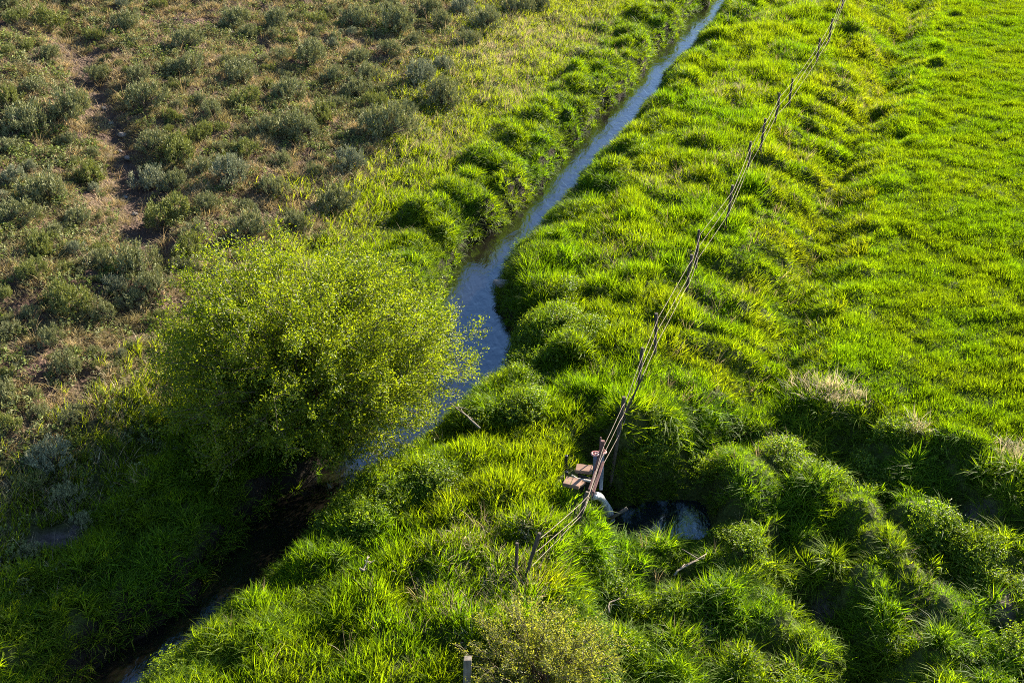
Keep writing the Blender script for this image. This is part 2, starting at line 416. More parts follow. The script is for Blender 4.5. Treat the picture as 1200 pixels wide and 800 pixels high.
# ------------------------------------------------------------------ water
def water_mat(name, base, bump, scale, foam=False):
    m, N, L = newmat(name); out = N.new('ShaderNodeOutputMaterial'); p = N.new('ShaderNodeBsdfPrincipled')
    p.inputs['Base Color'].default_value = (*base, 1); p.inputs['Roughness'].default_value = .06; p.inputs['IOR'].default_value = 1.55; p.inputs['Specular IOR Level'].default_value = 1.0; p.inputs['Specular Tint'].default_value = (.36, .66, 1, 1)  # reflection strengthened and tinted blue, standing in for a bluer reflected sky
    tc = N.new('ShaderNodeTexCoord'); mp = N.new('ShaderNodeMapping'); mp.inputs['Rotation'].default_value = (0, 0, R(-25)); mp.inputs['Scale'].default_value = (1, .45, 1); L.new(tc.outputs['Object'], mp.inputs[0])
    n1 = N.new('ShaderNodeTexNoise'); n1.inputs['Scale'].default_value = scale; n1.inputs['Detail'].default_value = 5; n1.inputs['Distortion'].default_value = .6; L.new(mp.outputs[0], n1.inputs[0])
    b = N.new('ShaderNodeBump'); b.inputs['Strength'].default_value = bump; b.inputs['Distance'].default_value = .05; L.new(n1.outputs[0], b.inputs['Height']); L.new(b.outputs[0], p.inputs['Normal'])
    if foam:  # pale foam patches, with the blue of reflected sky painted into their colour
        n2 = N.new('ShaderNodeTexNoise'); n2.inputs['Scale'].default_value = 3.2; n2.inputs['Detail'].default_value = 7; n2.inputs['Roughness'].default_value = .65; L.new(mp.outputs[0], n2.inputs[0])
        rp = N.new('ShaderNodeValToRGB'); rp.color_ramp.elements[0].position = .54; rp.color_ramp.elements[1].position = .82
        rp.color_ramp.elements[0].color = (*base, 1); rp.color_ramp.elements[1].color = (.28, .37, .48, 1); L.new(n2.outputs[0], rp.inputs[0]); L.new(rp.outputs[0], p.inputs['Base Color'])
    L.new(p.outputs[0], out.inputs[0]); return m
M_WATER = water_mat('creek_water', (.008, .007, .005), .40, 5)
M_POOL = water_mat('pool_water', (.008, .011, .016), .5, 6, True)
ys = np.concatenate([np.arange(9, 75, .25), np.arange(76, 400, 8)])
V = []; nrow = 7
for yy in ys:
    xl = np.interp(yy, *yl) - .7; xr = np.interp(yy, *yr) + .7
    for k in range(nrow): V.append((xl + (xr - xl) * k / (nrow - 1), yy, ZW))
ii = np.arange(len(V)).reshape(-1, nrow)
q = np.stack([ii[:-1, :-1], ii[:-1, 1:], ii[1:, 1:], ii[1:, :-1]], -1).reshape(-1, 4)
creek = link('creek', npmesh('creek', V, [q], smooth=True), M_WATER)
tag(creek, 'narrow blue creek winding between grassy banks', 'creek', kind='structure')
pc = POOL.mean(0); pv = [(*(pc + (v - pc) * 1.2), ZP) for v in POOL]
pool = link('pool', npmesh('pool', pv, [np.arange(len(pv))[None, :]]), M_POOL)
tag(pool, 'small dark pool with foam and painted sky-blue glints below the headgate', 'pool', kind='structure')

# ------------------------------------------------------------------ grass tuft meshes
def blades(n, hmin, hmax, w, spread, lean, droop, r_, seg=3):
    g = np.random.default_rng(r_)
    V = []; Q = []; T = []; RN = []
    for i in range(n):
        az = g.uniform(0, 2 * math.pi); rr = spread * math.sqrt(g.random())
        bx, by = rr * math.cos(az), rr * math.sin(az)
        la = az + g.normal(0, .8); h = g.uniform(hmin, hmax)
        ln = lean * g.uniform(.3, 1.3); dp = droop * g.uniform(.4, 1.4)
        dx, dy = math.cos(la), math.sin(la)
        wa = g.uniform(0, 2 * math.pi)
        wx, wy = (-dy, dx) if g.random() < .5 else (math.cos(wa), math.sin(wa))
        ww = w * g.uniform(.6, 1.3); o = len(V); rn = g.random()
        for s in range(seg + 1):
            t = s / seg
            out_ = h * (ln * t + dp * t * t * .8); z = h * (t - dp * .55 * t ** 3) - .02 * (s == 0)
            wd = ww * (1 - t) ** .6 * (.75 + .6 * t) if s < seg else 0
            c = (bx + dx * out_, by + dy * out_, z)
            if s < seg:
                V.append((c[0] - wx * wd / 2, c[1] - wy * wd / 2, c[2])); V.append((c[0] + wx * wd / 2, c[1] + wy * wd / 2, c[2])); RN += [rn, rn]
            else:
                V.append(c); RN.append(rn)
        for s in range(seg - 1): Q.append((o + 2 * s, o + 2 * s + 1, o + 2 * s + 3, o + 2 * s + 2))
        T.append((o + 2 * seg - 2, o + 2 * seg - 1, o + 2 * seg))
    return npmesh('tuft', V, [np.array(Q), np.array(T)], RN)

def leaf_quads(P, D, Nn, ln, wd, rnd, fold=.25):
    """leaf = two triangles-pairs along direction D with side S"""
    S = np.cross(D, Nn); S /= np.linalg.norm(S, axis=1, keepdims=True) + 1e-9
    Nn = np.cross(S, D)
    ln = ln[:, None]; wd = wd[:, None]
    a = P; b = P + D * ln * .45 + S * wd / 2 + Nn * wd * fold; c = P + D * ln; d = P + D * ln * .45 - S * wd / 2 + Nn * wd * fold
    V = np.stack([a, b, c, d], 1).reshape(-1, 3)
    k = np.arange(len(P))[:, None] * 4
    Fq = np.concatenate([k + np.array([[0, 1, 2]]), k + np.array([[0, 2, 3]])], 0)
    return V, Fq, np.repeat(rnd, 4)

def unit(v): return v / (np.linalg.norm(v, axis=-1, keepdims=True) + 1e-9)

def herb(n_st, h, spread, per, ln, r_):
    """low leafy clump: stems with small oval leaves"""
    g = np.random.default_rng(r_)
    P = []; D = []; NN = []
    for i in range(n_st):
        az = g.uniform(0, 6.283); rr = spread * math.sqrt(g.random()); hh = h * g.uniform(.5, 1.15)
        for k in range(per):
            t = (k + g.random()) / per * .75 + .25
            a2 = g.uniform(0, 6.283); el = g.uniform(-.5, .7)
            P.append((rr * math.cos(az) * (1 + .5 * t), rr * math.sin(az) * (1 + .5 * t), hh * t)); D.append((math.cos(a2) * math.cos(el), math.sin(a2) * math.cos(el), math.sin(el)))
            NN.append((g.normal(0, .75), g.normal(0, .75), 1))
    P = np.array(P); D = np.array(D); NN = np.array(NN); n = len(P)
    V, Fq, RN = leaf_quads(P, D, NN, g.uniform(.7, 1.3, n) * ln, g.uniform(.4, .6, n) * ln, g.random(n))
    return npmesh('herb_clump', V, [Fq], RN)

M_GRASS = leaf_mat('grass_blade', 'tint', .6, .64, (1.9, 1.8, .2), .1)
M_LUSH = leaf_mat('lush_blade', 'tint', .55, .6, (1.9, 1.8, .25), .14)
M_DRY = leaf_mat('dry_blade', 'tint', .7, .35, (1.2, 1.1, .8), .2)
M_HERB = leaf_mat('herb_leaf', 'tint', .45, .52, (1.8, 1.65, .3), .22)

def variants(name, meshes, mat):
    c = bpy.data.collections.new(name)
    for i, me in enumerate(meshes):
        me.materials.clear(); me.materials.append(mat)
        o = bpy.data.objects.new('%s_tuft' % name, me); c.objects.link(o)
    return c
C_FIELD = variants('field', [blades(16, .07, .165, .011, .09, .28, .35, 100 + i) for i in range(6)], M_GRASS)
C_BERM = variants('berm', [blades(11, .20, .46, .017, .08, .20, .30, 200 + i) for i in range(6)], M_GRASS)
C_LUSH = variants('lush', [blades(17, .26, .58, .024, .10, .36, .65, 300 + i) for i in range(6)], M_LUSH)
C_DRY = variants('dry', [blades(16, .12, .32, .011, .10, .38, .4, 400 + i) for i in range(6)], M_DRY)
C_STRAW = variants('straw', [blades(13, .2, .44, .010, .09, .32, .5, 250 + i) for i in range(5)], M_DRY)
STRAW = []
def split(dd, f, P, n, s, t):
    STRAW.append((P[dd], n[dd], s[dd] * .9)); k = ~dd
    return {a: b[k] for a, b in f.items()}, P[k], n[k], s[k], t[k]
C_STALK = variants('stalk', [blades(7, .35, .62, .008, .06, .22, .35, 450 + i) for i in range(4)], M_DRY)
C_HERB = variants('herb', [herb(13, .20, .13, 10, .034, 500 + i) for i in range(5)], M_HERB)
C_FORB = variants('forb', [herb(6, .13, .09, 7, .045, 520 + i) for i in range(4)], M_DRY)

def scatter(name, label, P, nrm, scl, tint, coll, cat='grass'):
    n = len(P)
    me = bpy.data.meshes.new(name); me.vertices.add(n); me.vertices.foreach_set('co', P.astype(np.float32).ravel())
    nrm = unit(nrm)
    # rotation that takes +Z to nrm after a random turn about Z
    az = rng.uniform(0, 2 * math.pi, n)
    tx = np.arctan2(-nrm[:, 1], nrm[:, 2]); ty = np.arcsin(np.clip(nrm[:, 0], -1, 1))
    # build matrices R = Rx(tx) Ry(ty) Rz(az) -> euler XYZ means Rz Ry Rx, so solve through matrices
    cx, sx, cy, sy, cz, sz = np.cos(tx), np.sin(tx), np.cos(ty), np.sin(ty), np.cos(az), np.sin(az)
    r00 = cy * cz; r01 = -cy * sz; r10 = cx * sz + sx * sy * cz; r11 = cx * cz - sx * sy * sz; r20 = sx * sz - cx * sy * cz; r21 = sx * cz + cx * sy * sz; r22 = cx * cy
    rot = np.stack([np.arctan2(r21, r22), np.arcsin(np.clip(-r20, -1, 1)), np.arctan2(r10, r00)], -1)
    a = me.attributes.new('rot', 'FLOAT_VECTOR', 'POINT'); a.data.foreach_set('vector', rot.astype(np.float32).ravel())
    a = me.attributes.new('scl', 'FLOAT_VECTOR', 'POINT'); a.data.foreach_set('vector', scl.astype(np.float32).ravel())
    a = me.attributes.new('pick', 'INT', 'POINT'); a.data.foreach_set('value', rng.integers(0, 1000, n).astype(np.int32))
    a = me.attributes.new('tint', 'FLOAT_COLOR', 'POINT'); a.data.foreach_set('color', np.concatenate([tint, np.ones((n, 1))], 1).astype(np.float32).ravel())
    me.update()
    o = bpy.data.objects.new(name, me); col.objects.link(o)
    ng = bpy.data.node_groups.new(name + '_scatter', 'GeometryNodeTree')
    ng.interface.new_socket('Geometry', in_out='INPUT', socket_type='NodeSocketGeometry'); ng.interface.new_socket('Geometry', in_out='OUTPUT', socket_type='NodeSocketGeometry')
    N = ng.nodes; gi = N.new('NodeGroupInput'); go = N.new('NodeGroupOutput')
    ci = N.new('GeometryNodeCollectionInfo'); ci.inputs['Collection'].default_value = coll; ci.inputs['Separate Children'].default_value = True; ci.inputs['Reset Children'].default_value = True
    ip = N.new('GeometryNodeInstanceOnPoints'); ip.inputs['Pick Instance'].default_value = True
    def na(nm, tp):
        k = N.new('GeometryNodeInputNamedAttribute'); k.data_type = tp; k.inputs['Name'].default_value = nm; return k.outputs['Attribute']
    ng.links.new(gi.outputs[0], ip.inputs['Points']); ng.links.new(ci.outputs[0], ip.inputs['Instance'])
    ng.links.new(na('pick', 'INT'), ip.inputs['Instance Index'])
    er = N.new('FunctionNodeEulerToRotation'); ng.links.new(na('rot', 'FLOAT_VECTOR'), er.inputs[0]); ng.links.new(er.outputs[0], ip.inputs['Rotation'])
    ng.links.new(na('scl', 'FLOAT_VECTOR'), ip.inputs['Scale']); ng.links.new(ip.outputs[0], go.inputs[0])
    md = o.modifiers.new('scatter', 'NODES'); md.node_group = ng
    tag(o, label, cat, kind='stuff')
    return o

HG = plane(683, 566, .5)[:2]
SPOUT = np.array([plane(693, 580, .15)[:2], plane(715, 611, ZP)[:2]])
# candidate points over the visible area (with a margin round it)
def candidates(dens, margin=420):
    bx = (-33, 37, 10, 63)
    n = int(dens * (bx[1] - bx[0]) * (bx[3] - bx[2]))
    x = rng.uniform(bx[0], bx[1], n); y = rng.uniform(bx[2], bx[3], n); z = gz(x, y)
    px, py, dep = project(np.stack([x, y, z], -1))
    k = (px > -margin) & (px < 1200 + margin) & (py > -70) & (py < 800 + min(margin, 200))
    x, y, z = x[k], y[k], z[k]
    d = dict(x=x, y=y, z=z, dl=bil(DL, x, y), dr=bil(DR, x, y), df=bil(DF, x, y), ho=bil(HO, x, y), dp=bil(dpool, x, y), dd=bil(DD, x, y), dg=bil(DG, x, y) + 3 * sstep(36, 43, y), hum=bil(HUM, x, y),
             nx=-bil(DZX, x, y), ny=-bil(DZY, x, y), bare=np.maximum(spots(BARE, x, y) * ragged(x, y), ((np.hypot(x - HG[0], y - HG[1]) < .50) | (seg_dist(x, y, SPOUT) < .24)) * 2.0), dry=spots(DRY, x, y), u=rng.random(len(x)))
    d['sage'] = sstep(1.8, 4.8, d['dl'] + (fbm(x * .5, y * .5, 61) - .5) * 2.6 - 2.2 * sstep(27, 42, y))
    return d
def sub(d, k): return {a: b[k] for a, b in d.items()}
def pts(d, tilt):
    P = np.stack([d['x'], d['y'], d['z'] - .01], -1)
    n = np.stack([d['nx'] * tilt + rng.normal(0, .10, len(d['x'])), d['ny'] * tilt + rng.normal(0, .10, len(d['x'])), np.ones(len(d['x']))], -1)
    return P, n
def lerp(a, b, t): return np.asarray(a) * (1 - t[:, None]) + np.asarray(b) * t[:, None]
def scl3(s, zs=None): return np.stack([s, s, s if zs is None else zs], -1)

G1 = (.074, .146, .008); G2 = (.102, .160, .009); G3 = (.052, .112, .010); GY = (.138, .168, .016); TAN = (.215, .195, .155)
# field
d = candidates(185)
wat = np.maximum(d['dl'], d['dr'])
k = (d['df'] > 1.6 + 1.6 * fbm(d['x'], d['y'], 8)) & (d['ho'] < .5) & (d['dl'] < 0) & (d['u'] > d['bare'])
f = sub(d, k); P, n = pts(f, .6)
c = fbm(f['x'] * 2.4, f['y'] * 3.2, 71, 3); c2 = fbm(f['x'] * .35, f['y'] * .35, 73, 2)
s = .72 + .75 * sstep(.32, .68, c) * (.7 + .5 * c2)
t = lerp(G2, (.086, .160, .007), sstep(.3, .7, fbm(f['x'] * .8, f['y'] * .8, 74))); t = t * (1 + .22 * (f['df'] < 4)[:, None])
dd = f['dry'] * .6 > rng.random(len(s)); c = c[~dd]; f, P, n, s, t = split(dd, f, P, n, s, t)
scatter('meadow_grass', 'bright green short clumpy grass of the meadow right of the fence', P, n, scl3(1.0 + .2 * c, s), .88 * t * rng.uniform(.65, 1.35, (len(s), 1)), C_FIELD)
# berm and fence slope
d = candidates(125)
wat = np.maximum(d['dl'], d['dr'])
k = (d['dr'] > .75) & (d['df'] < 3.4) & (d['ho'] < .5) & (d['u'] > d['bare'])
f = sub(d, k); P, n = pts(f, .7)
c = fbm(f['x'] * 1.9, f['y'] * 1.9, 81, 3)
s = .55 + .7 * sstep(.25, .75, c) + .3 * f['hum'] / .3 * .4
s *= np.where(f['df'] > .5, .62, .85)
t = lerp(G1, G2, sstep(.35, .65, fbm(f['x'] * .6, f['y'] * .6, 82)))
yel = sstep(.3, .8, fbm(f['x'] * .9, f['y'] * .9, 83)) * np.where(f['df'] > .2, .8, .4)
t = t * (1 - yel[:, None]) + np.array(GY) * yel[:, None]
dd = f['dry'] * .36 > rng.random(len(s)); f, P, n, s, t = split(dd, f, P, n, s, t)
scatter('berm_grass', 'yellow-green knee-high grass on the berm along the wire fence', P, n, scl3(np.full(len(s), 1.0), s), t * rng.uniform(.6, 1.4, (len(s), 1)), C_BERM)
# lush banks
d = candidates(105)
wat = np.maximum(d['dl'], d['dr'])
wl = 1.5 + 1.3 * (fbm(d['x'] * .6, d['y'] * .6, 91) - .3)
k = (wat > np.where(d['dl'] > 0, -.06, .10)) & (d['ho'] < .3) & np.where(d['dl'] > 0, d['dl'] < wl, d['dr'] < wl) & (d['bare'] < .5)
f = sub(d, k); P, n = pts(f, .65); lb = (f['dl'] > -.1) & (f['dl'] < .45); n[lb, :2] *= .6; n[lb, 2] += .25
s = .46 + .48 * fbm(f['x'] * 1.8, f['y'] * 1.8, 92); s *= np.where(f['dr'] > 0, .55 + .45 * sstep(.1, .8, f['dr']), .85 + .15 * sstep(.1, .6, f['dl']))
t = lerp(G1, G2, sstep(.3, .7, fbm(f['x'] * .9, f['y'] * .9, 93)))
scatter('bank_grass', 'lush arching dark green grass overhanging both creek banks', P, n, scl3(s, s), t * rng.uniform(.6, 1.4, (len(s), 1)), C_LUSH)
# hollow
d = candidates(115)
k = (d['ho'] > .1) & (d['dp'] > .04) & (d['dd'] > .16) & (d['bare'] < .35 + .75 * d['u'])
f = sub(d, k); P, n = pts(f, .55)
s = .74 * (.42 + .95 * sstep(.3, .7, fbm(f['x'] * 2.0, f['y'] * 2.0, 101, 3))) * (.5 + .5 * sstep(.1, .8, f['dp']))
t = 1.12 * lerp(G1, G2, sstep(.3, .7, fbm(f['x'] * .8, f['y'] * .8, 103)))
dd = f['dry'] * .6 > rng.random(len(s)); f, P, n, s, t = split(dd, f, P, n, s, t)
scatter('hollow_grass', 'tufted dark green grass covering the hummocks around the pool', P, n, scl3(s, s), t * rng.uniform(.6, 1.4, (len(s), 1)), C_LUSH)
# leafy herbs on hummock tops and bank shoulders
d = candidates(75)
hn = fbm(d['x'] * .5, d['y'] * .5, 111)
k = (d['bare'] < .5) & (d['dp'] > .2) & (((d['ho'] > .2) & (d['hum'] > .16) & (hn > .55)) | ((d['dr'] > .3) & (d['dr'] < 2.2) & (d['hum'] > .15) & (d['y'] < 34) & (hn > .57)))
f = sub(d, k); P, n = pts(f, 1.0); P[:, 2] += .06
s = rng.uniform(.8, 1.4, len(P))
t = lerp((.120, .180, .028), (.108, .190, .016), rng.random(len(P)))
scatter('leafy_herbs', 'small glossy leaved herbs capping the grassy hummocks', P, n, scl3(s, s), t * rng.uniform(.8, 1.25, (len(s), 1)), C_HERB, 'herbs')
# transition grass between the bank and the sagebrush
d = candidates(85)
k = (d['dl'] > .9) & (d['u'] > d['sage'] * 1.02) & (d['bare'] < .5)
f = sub(d, k); P, n = pts(f, .7)
s = .45 + .6 * fbm(f['x'] * 1.3, f['y'] * 1.3, 121)
m_ = sstep(.9, 4.6, f['dl'] + (fbm(f['x'] * .7, f['y'] * .7, 122) - .5) * 2.5)
t = lerp(G2, (.140, .178, .032), m_)
dd = (f['dry'] * .5 + .20 * m_) > rng.random(len(s)); f, P, n, s, t = split(dd, f, P, n, s, t)
scatter('slope_foot_grass', 'mixed green and straw coloured grass between creek bank and sagebrush', P, n, scl3(np.full(len(s), .95), s), t * rng.uniform(.7, 1.25, (len(s), 1)), C_BERM)
# dry slope
P = np.concatenate([q[0] for q in STRAW]); n = np.concatenate([q[1] for q in STRAW]); s = np.concatenate([q[2] for q in STRAW])
scatter('straw_grass', 'last year\'s pale straw coloured grass in patches among the green', P, n, scl3(s, s), np.array([.56, .49, .33]) * rng.uniform(.7, 1.2, (len(s), 1)), C_STRAW)
d = candidates(105)
c = fbm(d['x'] * 2.2, d['y'] * 2.2, 131, 3)
k = (d['dl'] > 1.5) & (d['u'] < d['sage'] * (.12 + .88 * sstep(.43, .57, c))) & (d['dg'] > .55 * fbm(d['x'] * 1.2, d['y'] * 1.2, 33) * (0.6 + d['u']) * (1 - sstep(35, 41, d['y']))) & (d['bare'] < .4)
f = sub(d, k); P, n = pts(f, .7)
s = .42 + .75 * rng.random(len(P)) * fbm(f['x'], f['y'], 132)
mm = sstep(.35, .7, fbm(f['x'] * .8, f['y'] * .8, 133)) * .5 + .25 * rng.random(len(s))
t = lerp((.38, .30, .165), (.180, .180, .058), mm)
scatter('dry_grass', 'short straw and olive bunch grass on the brown slope', P, n, scl3(np.full(len(s), 1.1), s), t * rng.uniform(.5, 1.45, (len(s), 1)), C_DRY)
d = candidates(32)
k = (d['dl'] > 1.3) & (d['u'] < .25 + .75 * sstep(.4, .65, fbm(d['x'] * .7, d['y'] * .7, 141))) & (d['dg'] > .5) & (d['bare'] < .4)
f = sub(d, k); P, n = pts(f, .7)
s = rng.uniform(.6, 1.7, len(P))
t = lerp((.13, .19, .030), (.165, .175, .085), rng.random(len(P)))
scatter('slope_forbs', 'low green and grey leafy forbs dotted over the dry slope', P, n, scl3(s, s), t * rng.uniform(.7, 1.25, (len(s), 1)), C_FORB, 'forbs')
# pale dead stalks standing in the green grass
d = candidates(9)
k = (np.maximum(d['dl'], d['dr']) > .6) & (d['df'] < 3) & (d['dp'] > .3) & (d['u'] < .10 + .5 * d['dry'] + .25 * (d['dl'] > 1.5) * (d['sage'] < .8) + .1 * (d['df'] > 0))
f = sub(d, k); P, n = pts(f, .5); s = rng.uniform(.6, 1.1, len(P))
t = lerp((.40, .31, .19), (.30, .25, .17), rng.random(len(P)))
scatter('dead_stalks', 'thin pale dead grass stalks standing among the green grass', P, n, scl3(s, s), t, C_STALK)

# ------------------------------------------------------------------ woody plants
M_BARK = solid('willow_bark', (.10, .075, .05), (.17, .135, .10), 30, .9)
M_SAGEWOOD = solid('sage_wood', (.09, .065, .045), (.16, .13, .10), 40, .95)
M_WILLOW = leaf_mat('willow_leaf', (.122, .178, .014), .45, .55, (1.8, 1.6, .35), .3, .4)
M_SHRUB = leaf_mat('shrub_leaf', (.175, .205, .050), .45, .55, (1.6, 1.45, .45), .3, .4)
M_SAGE = leaf_mat('sage_leaf', (.200, .212, .108), .65, .12, (1.3, 1.3, .7), .2, .3)
M_SAGE2 = leaf_mat('olive_sage_leaf', (.160, .180, .062), .6, .18, (1.4, 1.4, .6), .2, .3)
M_SAGE3 = leaf_mat('silver_sage_leaf', (.225, .242, .158), .65, .12, (1.15, 1.15, .8), .2, .3)

def bez(a, b, c, t):
    t = np.asarray(t)[:, None]
    return a * (1 - t) ** 2 + 2 * b * t * (1 - t) + c * t * t

def bush(name, label, cat, loc, rad, centre_z, n_stem, n_twig, n_leaf, leaf_len, mat, seed, reach=()):
    g = np.random.default_rng(seed)
    root = empty(name, loc); tag(root, label, cat)
    wood = MB(); LP = []; LD = []
    ends = []
    for i in range(n_stem):
        az = 2.399963 * i + g.normal(0, .2); u = (i + .5) / n_stem
        el = math.asin(-.55 + 1.53 * u)
        k = g.uniform(.82, 1.06) * (1 + .10 * math.sin(3 * az + 1) + .07 * math.sin(5 * az + el * 4))
        ends.append(np.array([rad[0] * math.cos(az) * math.cos(el) * k, rad[1] * math.sin(az) * math.cos(el) * k, centre_z + rad[2] * math.sin(el) * k]))
    ends += [np.array(r) for r in reach]
    for i, e in enumerate(ends):
        st = np.array([g.normal(0, .12), g.normal(0, .12), 0])
        ct = np.array([e[0] * .30, e[1] * .30, max(e[2], .8) * .75])
        ts = np.linspace(0, 1, 9); pl = bez(st, ct, e, ts); pl[1:-1] += g.normal(0, .03, (7, 3))
        wood.tube(pl, list(np.linspace(.028, .005, 9) * (rad[0] / 2.6) ** .5), 5, False)
        nt_ = n_twig if i < n_stem else n_twig + 8
        for j in range(nt_):
            t0 = g.uniform(.30, 1.0) ** .8
            p0 = bez(st, ct, e, [t0])[0]
            tan_ = unit(bez(st, ct, e, [min(t0 + .05, 1.05)])[0] - p0)
            dr = unit(tan_ * .8 + unit(g.normal(0, 1, 3)) * .8 + np.array([0, 0, .35]))
            ll = g.uniform(.25, .62) * rad[0] / 2.6 * (1.1 if t0 > .8 else 1)
            tip = p0 + dr * ll; mid = p0 + dr * ll * .5 + np.array([0, 0, .04])
            if j % 2 == 0: wood.tube([p0, mid, tip], [.005, .004, .002], 3, False)
            tt = g.uniform(.1, 1.05, n_leaf)
            LP.append(p0 + dr * ll * tt[:, None] + g.normal(0, .035 * rad[0] / 2.6 + .01, (n_leaf, 3)))
            LD.append(unit(dr * .7 + g.normal(0, .6, (n_leaf, 3)) + np.array([0, 0, -.1])))
    LP = np.concatenate(LP); LD = np.concatenate(LD); n = len(LP)
    V, Fq, RN = leaf_quads(LP, LD, g.normal(0, 1, (n, 3)) + np.array([0, 0, .8]), g.uniform(.6, 1.25, n) * leaf_len, g.uniform(.32, .5, n) * leaf_len, g.random(n))
    wood.build('trunk', M_BARK, root, True)
    link('crown', npmesh('crown', V, [Fq], RN), mat, root)
    return root

wp = at(360, 512); wp[2] = gz(wp[0:1], wp[1:2])[0] - .05
rr_ = plane(556, 392, 1.0) - wp; rr2 = plane(548, 430, .9) - wp; rr3 = plane(535, 375, 1.3) - wp
bush('willow_tree', 'large round yellow-green willow bush leaning over the creek', 'tree', wp, (2.72, 2.4, 1.80), 1.62, 180, 20, 50, .060, M_WILLOW, 5,
     reach=[tuple(rr_), tuple(rr2), tuple(rr3)] + [tuple(plane(a, b, c) - wp) for a, b, c in ((470, 522, .55), (500, 485, .6), (450, 540, .5), (418, 552, .5), (520, 455, .8), (485, 500, .8), (395, 556, .5), (440, 515, .9))])
sp_ = at(632, 822); sp_[2] = gz(sp_[0:1], sp_[1:2])[0] - .03
bush('leafy_shrub', 'small pale green shrub with tiny leaves at the bottom edge beside the weathered post', 'shrub', sp_, (1.15, 1.0, .80), .72, 80, 15, 26, .042, M_SHRUB, 9)

# sagebrush: dome of small leaf clusters on crooked stems
def sage_mesh(seed, ncl, per):
    g = np.random.default_rng(seed)
    P = []; D = []; NV = []; wood = MB()
    lob = [(g.uniform(-.45, .45), g.uniform(-.45, .45), g.uniform(.45, .62)) for _ in range(g.integers(3, 6))]
    for i in range(ncl):
        lx, ly, lr = lob[i % len(lob)]
        v = unit(g.normal(0, 1, 3)); v[2] = abs(v[2]) * .9 - .05
        c = np.array([lx, ly, .10]) + v * lr * g.uniform(.75, 1.08) * np.array([1, 1, 1.15])
        if i % 3 == 0:
            wood.tube([(lx * .1, ly * .1, -.05), (lx * .5 + c[0] * .2, ly * .5 + c[1] * .2, c[2] * .5), tuple(c)], [.03, .018, .006], 4, False)
        up = unit(v * .6 + np.array([0, 0, .8]))
        NV.append(np.repeat(v[None], per, 0)); P.append(c + g.normal(0, .046, (per, 3)) + up * g.uniform(-.05, .14, per)[:, None])
        D.append(unit(up + g.normal(0, .45, (per, 3))))
    P = np.concatenate(P); D = np.concatenate(D); n = len(P)
    V, Fq, RN = leaf_quads(P, D, np.concatenate(NV) * 1.4 + g.normal(0, .6, (n, 3)), g.uniform(.6, 1.3, n) * .10, g.uniform(.3, .5, n) * .085, g.random(n))
    return npmesh('sage_foliage', V, [Fq], RN), wood
SAGE = []
for i in range(8):
    me, wood = sage_mesh(900 + i, 88, 36)
    me.materials.append([M_SAGE, M_SAGE, M_SAGE2, M_SAGE3, M_SAGE, M_SAGE, M_SAGE, M_SAGE2][i])
    o = wood.build('stems', M_SAGEWOOD); wm = o.data; bpy.data.objects.remove(o)
    SAGE.append((me, wm))

HERO = [(52, 15, 18), (111, 37, 9), (147, 24, 14), (219, 49, 15), (275, 17, 18), (283, 83, 20), (199, 76, 14), (224, 78, 17), (81, 123, 25), (44, 101, 14), (13, 116, 14), (37, 140, 24),
        (116, 81, 12), (162, 91, 13), (170, 115, 20), (287, 115, 17), (366, 66, 18), (341, 108, 19), (380, 133, 17), (348, 148, 24), (395, 88, 14), (178, 160, 19), (233, 155, 15),
        (212, 175, 20), (178, 199, 21), (205, 211, 15), (236, 197, 14), (267, 206, 20), (322, 219, 15), (390, 233, 22), (105, 196, 20), (54, 219, 24), (17, 250, 20), (196, 243, 24), (290, 265, 20),
        (7, 172, 14), (353, 262, 16), (287, 175, 15), (413, 20, 17), (464, 25, 21), (503, 10, 14), (518, 26, 13), (545, 10, 15), (569, 24, 18), (547, 45, 16), (606, 7, 17), (420, 66, 15), (432, 88, 14),
        (491, 91, 17), (515, 76, 14), (488, 47, 10), (516, 112, 21), (453, 146, 26), (413, 101, 17), (408, 189, 17), (632, 7, 12), (51, 284, 17), (115, 282, 12), (121, 302, 15), (162, 307, 25), (213, 310, 15),
        (182, 337, 18), (132, 331, 14), (152, 346, 15), (84, 354, 24), (116, 366, 17), (222, 290, 24), (277, 297, 14), (40, 318, 16), (7, 386, 14), (7, 503, 17), (66, 532, 26), (90, 488, 15), (37, 562, 15),
        (78, 580, 17), (35, 651, 14), (52, 643, 10), (95, 611, 13), (20, 20, 12), (325, 25, 14), (250, 130, 13), (310, 150, 13), (20, 205, 14), (90, 250, 17), (245, 240, 15), (330, 185, 13), (60, 60, 12), (455, 60, 13), (480, 125, 12), (440, 120, 13), (370, 20, 13)]
bushes = []     # (x, y, z, radius, hero, px, py)
for px, py, r in HERO:
    p = at(px, py + r * .55); dist = np.linalg.norm(p - CAM)
    bushes.append((p[0], p[1], gz(p[0:1], p[1:2])[0], r / F * dist * 1.27, True, px, py))
d = candidates(9, 30)
f = sub(d, (d['sage'] > .85) & (d['dl'] > 3.2) & (d['dg'] > .75) & (d['bare'] < .3) & (fbm(d['x'] * .3, d['y'] * .3, 161) > .33))
ppx, ppy, _ = project(np.stack([f['x'], f['y'], f['z']], -1))
for i in range(len(f['x'])):
    r = rng.uniform(.15, .36) * rng.uniform(.8, 1.1)
    if not (0 < ppx[i] < 1200 and 0 < ppy[i] < 800) and rng.random() < .7: continue
    if math.hypot(f['x'][i] - wp[0], f['y'][i] - wp[1]) < 3: continue
    if all(math.hypot(f['x'][i] - b[0], f['y'][i] - b[1]) > (r + b[3]) * .95 for b in bushes):
        bushes.append((f['x'][i], f['y'][i], f['z'][i], r, False, ppx[i], ppy[i]))
    if len(bushes) >= 296: break
d = candidates(2.4)
